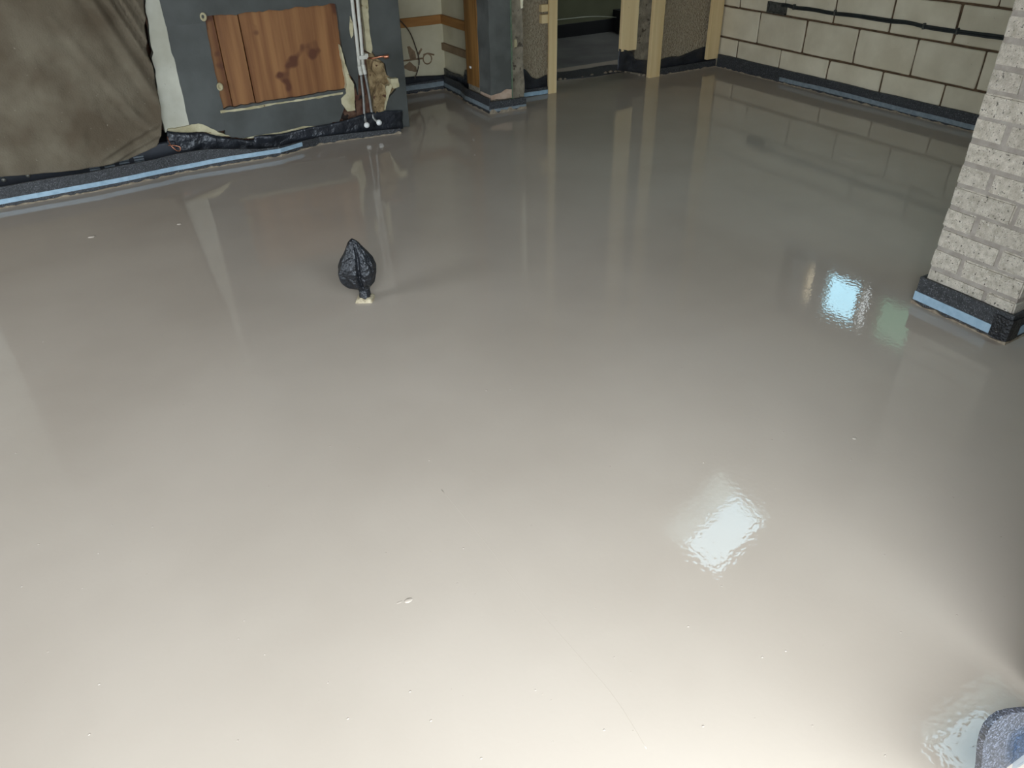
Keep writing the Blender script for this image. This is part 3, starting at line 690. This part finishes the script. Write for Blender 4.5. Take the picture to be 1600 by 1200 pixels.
# ------------------------------------------------------------------ right wall of blocks
WX = 4.795
wrt = sroot('wall_right', (WX, 2.6, 0))
Y_END, Y_COR = .17, 5.0
WIN = (2.66, 3.92, 1.17, 1.80)                    # y0, y1, z0, z1 of the window opening
obj('mortar_core', boxes([(WX + .010, WX + .26, Y_END, WIN[0], -.06, CEIL), (WX + .010, WX + .26, WIN[1], 5.2, -.06, CEIL),
                          (WX + .010, WX + .26, WIN[0], WIN[1], -.06, WIN[2]), (WX + .010, WX + .26, WIN[0], WIN[1], WIN[3], CEIL)]), M_MORTAR, wrt)
def block_mesh(L_, H_, seed):
    bm = box(0, .09, -L_ / 2, L_ / 2, -H_ / 2, H_ / 2)
    bmesh.ops.subdivide_edges(bm, edges=[e for e in bm.edges if abs(e.verts[0].co.x) < 1e-6 and abs(e.verts[1].co.x) < 1e-6], cuts=3)
    bmesh.ops.bevel(bm, geom=[e for e in bm.edges if len(e.link_faces) == 2 and e.calc_face_angle(0) > 1], offset=.005, segments=1, affect='EDGES')
    for v in bm.verts:
        v.co += Vector((0, .005 * noise.noise(v.co * 23 + Vector((seed, 0, 0))), .0045 * noise.noise(v.co * 19 + Vector((0, seed, 0)))))
    bmesh.ops.recalc_face_normals(bm, faces=bm.faces)
    me = bpy.data.meshes.new('block'); bm.to_mesh(me); bm.free(); me.materials.append(M_BLOCK); return me
cache = {}
def put_block(y0, y1, z0, z1):
    if y1 - y0 < .03 or z1 - z0 < .02: return
    key = (round(y1 - y0, 2), round(z1 - z0, 2), random.randrange(3) if abs(y1 - y0 - .438) < .006 else 0)
    if key not in cache: cache[key] = block_mesh(y1 - y0, z1 - z0, len(cache) * 3.1)
    o = bpy.data.objects.new('block', cache[key])
    o.location = Vector((WX + random.uniform(-.0015, .0015), (y0 + y1) / 2, (z0 + z1) / 2)) - wrt.location
    o.rotation_euler = (random.uniform(-.004, .004), 0, random.uniform(-.003, .003))
    link(o, wrt)
offs = [.1607, .3551, .126, .34, .15, .36, .13, .35, .16, .34, .15]
for r in range(11):
    z0 = .225 * r + .006; z1 = .225 * (r + 1) - .008
    if r == 0: z0 = .0
    z1 = min(z1, CEIL - .004)
    s = offs[r] - .45 - .45
    while s < 5.2:
        y1 = min(4.9154 - s - .007 + random.uniform(-.003, .003), Y_COR); y0 = max(4.9154 - s - .45 + .006, Y_END)
        s += .45
        if y1 <= y0: continue
        if z1 > WIN[2] and z0 < WIN[3] and y1 > WIN[0] and y0 < WIN[1]:
            if z0 < WIN[2]: put_block(y0, y1, z0, WIN[2] - .004)
            elif z1 > WIN[3]: put_block(y0, y1, WIN[3] + .004, z1)
            if y0 < WIN[0]: put_block(y0, WIN[0] - .003, max(z0, WIN[2]), min(z1, WIN[3]))
            if y1 > WIN[1]: put_block(WIN[1] + .003, y1, max(z0, WIN[2]), min(z1, WIN[3]))
            continue
        put_block(y0, y1, z0, z1)
# window high in the block wall, out of the picture but mirrored in the screed
w1 = sroot('window_1', (WX + .2, 3.2, WIN[2]))
y0, y1, z0, z1 = WIN
fx0, fx1 = WX + .16, WX + .23
posts = [(y0, 2.79), (3.09, 3.18), (3.25, 3.27), (3.58, 3.71), (3.80, y1)]
obj('frame', boxes([(fx0, fx1, a, b, z0, z1) for a, b in posts] + [(fx0, fx1, y0, y1, z0, z0 + .19), (fx0, fx1, y0, y1, z1 - .08, z1)]), M_WHITE, w1)
for (a, b, g) in ((2.79, 3.09, glass_material('garden_tint_glass', (.30, .42, .33))), (3.18, 3.25, glass_material('lit_mullion_glass', (.72, .72, .70))), (3.27, 3.58, glass_material('sky_tint_glass', (.74, .95, 1.0))), (3.71, 3.80, glass_material('beige_view_glass', (.62, .54, .42)))):  # glass tints stand in for garden, lit mullion, blue sky and beige strip
    obj('pane', box(fx0 + .03, fx0 + .04, a, b, z0 + .19, z1 - .08), g, w1)
obj('sill', box(WX - .02, fx0, y0, y1, z0 - .012, z0 + .012), M_WHITE, w1)
portal((WX + .245, (y0 + y1) / 2, (z0 + z1) / 2), z1 - z0, y1 - y0, (0, radians(90), 0))

# cable run and box on the block wall
cb_ = on_x(1212, 13, WX - .004)
bb = thing('junction_box', 'sooty square metal box on the block wall at the left end of the black cable', 'box', cb_)
x_ = WX - .012
a0, a1 = on_x(1201, 3, x_), on_x(1226, 23, x_)
ya, yb, za, zb = a1.y, a0.y, a1.z - .0, a0.z
obj('back_plate', box(x_ + .008, WX + .006, ya, yb, za, zb), M_BOX, bb)
obj('rim', boxes([(x_ - .004, WX, ya - .005, yb + .005, za - .005, za + .006), (x_ - .004, WX, ya - .005, yb + .005, zb - .006, zb + .005), (x_ - .004, WX, ya - .005, ya + .006, za, zb), (x_ - .004, WX, yb - .006, yb + .005, za, zb)]), M_BOX, bb)
q = [(1222, 8), (1232, 9), (1243, 12), (1270, 15), (1302, 21), (1340, 25), (1365, 29), (1390, 33), (1420, 36), (1445, 42), (1470, 46), (1500, 50), (1530, 54), (1566, 59), (1610, 66)]
path = smooth_path([on_x(a, b, WX - .012) for a, b in q], 5)
ct = thing('cable', 'black cable run clipped along the block wall behind the pier', 'cable', path[0])
obj('strand', tube([p + Vector((0, 0, .006 + .003 * noise.noise(p * 6))) for p in path], .0075, 7), M_CABLE, ct, smooth=True)
obj('strand', tube([p + Vector((.002, 0, -.006 - .004 * noise.noise(p * 5 + Vector((4, 0, 0))))) for p in path], .0075, 7), M_CABLE, ct, smooth=True)
for qx, qy in ((1240, 11), (1304, 20), (1443, 41), (1495, 49)):
    c = on_x(qx, qy, WX - .014)
    obj('clip', box(c.x - .006, WX + .004, c.y - .006, c.y + .006, c.z - .018, c.z + .018, bevel=.002), M_BOX, ct)

# ------------------------------------------------------------------ brick pier
PX0, PX1, PY0, PY1 = 2.58, 2.91, 1.122, 1.450
pier = thing('brick_pier', 'pale grey concrete brick pier standing in the screed in front of the block wall', 'pier', ((PX0 + PX1) / 2, (PY0 + PY1) / 2, 0))
obj('mortar', box(PX0 + .0035, PX1 - .0035, PY0 + .0035, PY1 - .0035, -.02, CEIL), M_PIER_MORTAR, pier)
bc = {}
def brick(x0, x1, y0, y1, z0, z1):
    key = (round(x1 - x0, 3), round(y1 - y0, 3), round(z1 - z0, 3), random.randrange(5))
    if key not in bc:
        a, b, c = (x1 - x0) / 2, (y1 - y0) / 2, (z1 - z0) / 2
        bm = box(-a, a, -b, b, -c, c)
        bmesh.ops.bevel(bm, geom=bm.edges[:], offset=.005, segments=2, affect='EDGES')
        sd = len(bc) * 1.7
        for v in bm.verts:
            v.co += Vector((noise.noise(v.co * 30 + Vector((sd, 0, 0))), noise.noise(v.co * 30 + Vector((0, sd, 0))), noise.noise(v.co * 30 + Vector((0, 0, sd))))) * .0040
        bmesh.ops.recalc_face_normals(bm, faces=bm.faces)
        me = bpy.data.meshes.new('brick'); bm.to_mesh(me); bm.free(); me.materials.append(M_BRICK)
        bc[key] = me
    o = bpy.data.objects.new('brick', bc[key])
    o.location = Vector(((x0 + x1) / 2 + random.uniform(-.002, .002), (y0 + y1) / 2, (z0 + z1) / 2)) - pier.location
    o.rotation_euler = (random.uniform(-.008, .008), random.uniform(-.006, .006), random.uniform(-.008, .008))
    link(o, pier)
j = .008
for k in range(-2, 29):
    z0 = .150 + .0768 * k + .0045; z1 = z0 + .0690
    if z1 > CEIL: z1 = CEIL
    if z1 - z0 < .02: continue
    W = PY1 - PY0
    if k % 2 == 0:     # half bat at the far end of the face
        brick(PX0, PX0 + .1025, PY1 - .106, PY1, z0, z1); brick(PX0, PX0 + .1025, PY0, PY1 - .106 - j, z0, z1)
        brick(PX0 + .1025 + j, PX1, PY0, PY0 + .103, z0, z1); brick(PX0 + .1025 + j, PX1, PY1 - .103, PY1, z0, z1)
    else:
        brick(PX0, PX0 + .215, PY1 - .217, PY1, z0, z1); brick(PX0, PX0 + .215, PY0, PY1 - .217 - j, z0, z1)
        brick(PX0 + .215 + j, PX1, PY0, PY0 + .16, z0, z1); brick(PX0 + .215 + j, PX1, PY0 + .16 + j, PY1, z0, z1)
pr = [(PX0 - .004 + .1, PY1 + .016), (PX0 - .016, PY1 + .016), (PX0 - .016, PY0 - .016), (PX1 + .02, PY0 - .016)]
pr = [(PX1, PY1 + .014), (PX0 - .014, PY1 + .014), (PX0 - .014, PY0 - .014), (PX1, PY0 - .014)]
ps_ = edge_strip('black foam strip with blue tape wrapped round the foot of the brick pier', pr, .108, (.014, .048), t=.010, seed=8, wob=.002, crust_h=.012)
# dark tape patch at the pier corner
c = Vector((PX0 - .017, PY0 - .017, 0))
bm = bmesh.new()
tpz = [(.0, .02), (.0, .085)]
rows = []
cols = [(c.x, c.y + .062), (c.x, c.y + .045), (c.x - .001, c.y + .02), (c.x, c.y), (c.x + .02, c.y - .001), (c.x + .045, c.y), (c.x + .06, c.y)]
for i, (x, y) in enumerate(cols):
    r_ = []
    for jz in range(6):
        z = .012 + .082 * jz / 5 + .006 * noise.noise(Vector((i * 1.3, jz * .9, 2)))
        r_.append(bm.verts.new((x + .004 * noise.noise(Vector((i, jz, 5))) - .002, y + .004 * noise.noise(Vector((i, jz, 8))) - .002, z)))
    rows.append(r_)
for A, B2 in zip(rows, rows[1:]):
    for jz in range(5): bm.faces.new((A[jz], B2[jz], B2[jz + 1], A[jz + 1]))
o = obj('tape_patch', bm, mat('black_tape', (12, 12, 13), (24, 24, 26), scale=60, rough=.35, bump=.8, bscale=120, speck=((110, 108, 100), 90, .68)), smooth=False); md = o.modifiers.new('thickness', 'SOLIDIFY'); md.thickness = .002
tag(o, 'crumpled square of black tape stuck over the foam corner at the foot of the pier', 'tape')

# ------------------------------------------------------------------ bagged pipe standing in the screed
bx = on_z(570, 468)
bagroot = thing('wrapped_pipe', 'black plastic bag tied over a pipe end standing up out of the screed', 'pipe', (bx.x, bx.y, 0))
def bag():
    bm = bmesh.new(); nz, na = 56, 96; rings = []
    # axes: e across the view (to the right as the camera sees it), w away from it
    e = Vector((cos(-YAW), sin(-YAW), 0)); w = Vector((-e.y, e.x, 0))
    prof = [(.022, .022), (.032, .020), (.045, .019), (.054, .022), (.061, .030), (.072, .045), (.095, .060), (.125, .069), (.150, .068), (.175, .058), (.200, .043), (.220, .032), (.238, .022), (.250, .011), (.256, .002)]
    cxs = [(.022, .004), (.055, .004), (.070, -.002), (.10, -.008), (.15, -.010), (.20, -.010), (.256, -.016)]
    def ip(tab, z):
        for (a, va), (b, vb) in zip(tab, tab[1:]):
            if z <= b: return va + (vb - va) * (z - a) / (b - a)
        return tab[-1][1]
    for i in range(nz + 1):
        z = .022 + (.256 - .022) * i / nz; r = ip(prof, z); cx = ip(cxs, z); ring = []
        for k in range(na):
            a = 2 * pi * k / na
            rr = r * (1 + .10 * noise.noise(Vector((cos(a) * 2.2, sin(a) * 2.2, z * 14))) + .05 * noise.noise(Vector((cos(a) * 5, sin(a) * 5, z * 40))))
            # gathers running down to the neck
            g = max(0, 1 - abs(z - .075) / .06)
            rr *= 1 + .10 * g * sin(a * 9 + 2 * noise.noise(Vector((a, z * 10, 0))))
            # the deep crease right of the middle, facing the camera
            d = (a - (-pi / 2 + .22 + (z - .15) * 1.2)); d = (d + pi) % (2 * pi) - pi
            lower = 1.0 if z < .215 else max(0, (.256 - z) / .041)
            rr *= 1 - .42 * math.exp(-(d / .13) ** 2) * lower * (1 if z > .06 else 0)
            rr *= 1 + .08 * math.exp(-((d + .38) / .22) ** 2) * lower
            # left lobe hangs lower and stands out
            dl = (a - (-pi * .86)); dl = (dl + pi) % (2 * pi) - pi
            rr *= 1 + .20 * math.exp(-(dl / .5) ** 2) * math.exp(-((z - .10) / .045) ** 2)
            zz = z - .012 * math.exp(-(dl / .9) ** 2) * math.exp(-((z - .075) / .03) ** 2)
            depth = .72
            p = Vector((bx.x, bx.y, 0)) + e * (cx + rr * cos(a)) + w * (rr * sin(a) * depth); p.z = zz
            ring.append(bm.verts.new(p))
        rings.append(ring)
    for A, B2 in zip(rings, rings[1:]):
        for k in range(na): bm.faces.new((A[k], A[(k + 1) % na], B2[(k + 1) % na], B2[k]))
    bm.faces.new(rings[0][::-1]); bm.faces.new(rings[-1])
    return bm
obj('bag', bag(), M_BAG, bagroot, smooth=True)
# tied fold on the left side
e = Vector((cos(-YAW), sin(-YAW), 0)); w = Vector((-e.y, e.x, 0)); O = Vector((bx.x, bx.y, 0))
F_ = lambda a, b, c: O + e * a + w * b + Vector((0, 0, c))
bm = bmesh.new(); rows = []
for i in range(13):
    t = i / 12; z = .085 + .125 * t; bul = sin(pi * t) ** .7
    rows.append([bm.verts.new(F_(-.058 - .004 * t + .006 * noise.noise(Vector((t * 4, 0, s))) - s * .026 * bul + .02 * t, .012 - .012 * s + .006 * sin(9 * t + 3 * s), z - .008 * s)) for s in (0, .33, .66, 1)])
for A, B2 in zip(rows, rows[1:]):
    for k in range(3): bm.faces.new((A[k], A[k + 1], B2[k + 1], B2[k]))
o = obj('folded_flap', bm, M_BAG, bagroot, smooth=True); md = o.modifiers.new('thickness', 'SOLIDIFY'); md.thickness = .004
obj('neck', tube([F_(.002, 0, -.01), F_(.002, 0, .02), F_(.003, 0, .035), F_(.002, 0, .045)], lambda t: .023 - .003 * t, 14), M_BAG, bagroot, smooth=True)
bm = bmesh.new()
bmesh.ops.create_grid(bm, x_segments=14, y_segments=14, size=.036)
for v in bm.verts:
    r = max(abs(v.co.x), abs(v.co.y)) / .036
    h = .013 * (1 - r ** 4) + .007 * noise.noise(v.co * 90) * (1 - r ** 4) + .004 - .008 * r ** 6
    n2 = .005 * noise.noise(v.co * 60 + Vector((3, 3, 0)))
    p = F_(.002 + v.co.x + n2, v.co.y * .9, h); v.co = p
obj('screed_crust', bm, mat('cream_screed_crust', (150, 136, 110), (196, 182, 152), scale=60, rough=.8, bump=.8, bscale=150, speck=((90, 80, 66), 70, .68)), bagroot, smooth=True)

# ------------------------------------------------------------------ loose foam strip at the jamb, bottom right
fy = .22
out = [(1515, 1300), (1524, 1230), (1529, 1190), (1531, 1165), (1535, 1148), (1541, 1134), (1550, 1123), (1562, 1115), (1578, 1110.5), (1600, 1108), (1640, 1106), (1700, 1110)]
pp = yz_list(out, fy)
pp = [p for p in pp]
poly = [(pp[0][0] + .02, .0)] + [p for p in pp if p[1] > .02] + [(1.30, .20), (1.30, .0)]
fs = thing('foam_offcut', 'loose piece of blue grey foam edge strip with a rounded corner beside the opening', 'foam strip', (1.2, fy, 0))
bm = prism(poly, fy - .005, fy + .005)
obj('foam', bm, M_FOAM_LIGHT, fs)
fm = yz_list([(1578, 1290), (1580, 1200), (1581, 1170), (1587, 1152), (1600, 1143), (1640, 1140), (1680, 1150)], fy - .012)
fm = [p for p in fm if p[1] > .0] + [(1.29, .15), (1.29, .004)]
bm = prism(jag(fm, .006, .02, 80), fy - .016, fy - .013)
bmesh.ops.subdivide_edges(bm, edges=[x for x in bm.edges if x.calc_length() > .03], cuts=2)
for v in bm.verts: v.co.y += .004 * noise.noise(v.co * 25)
obj('polythene_film', bm, M_FILM, fs)

# ------------------------------------------------------------------ marks in the fresh screed
bm = bmesh.new()
for (qx, qy, r, el) in [(638, 938, .0075, 1.5), (624, 941, .004, 2.5), (1335, 685, .007, 1), (742, 242, .008, 1), (143, 370, .014, 1.3), (280, 350, .012, 1), (1203, 1010, .003, 1), (985, 1050, .0035, 1), (930, 950, .0035, 1), (205, 1072, .003, 1), (75, 1018, .004, 1),
                        (420, 760, .004, 1), (560, 700, .004, 1), (1420, 905, .003, 1), (350, 905, .003, 1), (760, 610, .005, 1), (1130, 1100, .003, 1), (480, 1100, .003, 1)]:
    c = on_z(qx, qy)
    b2 = ball((c.x, c.y, -.001), r, 2, (el, 1, .4)); me = bpy.data.meshes.new('t'); b2.to_mesh(me); b2.free(); bm.from_mesh(me); bpy.data.meshes.remove(me)
rp_ = random.Random(11)
for k in range(170):
    c = on_z(rp_.uniform(0, 1600), rp_.uniform(420, 1200) ** 1.0); rad = rp_.choice((.0012, .0016, .002, .0026))
    if c.x > 1.25 and c.y < .32: continue
    b2 = ball((c.x, c.y, -.0004), rad, 1, (1.3, 1, .5)); me = bpy.data.meshes.new('t'); b2.to_mesh(me); b2.free(); bm.from_mesh(me); bpy.data.meshes.remove(me)
o = obj('screed_pimples', bm, M_SCREED, floor, smooth=True); o['kind'] = 'stuff'
P = [Vector((p.x, p.y, -.0026)) for p in (on_z(a, b) for a, b in ((690, 765), (760, 850), (830, 940), (900, 1020), (960, 1090), (1010, 1170)))]
obj('crease_line', tube(smooth_path(P, 8), .003, 8), M_SCREED, floor, smooth=True)
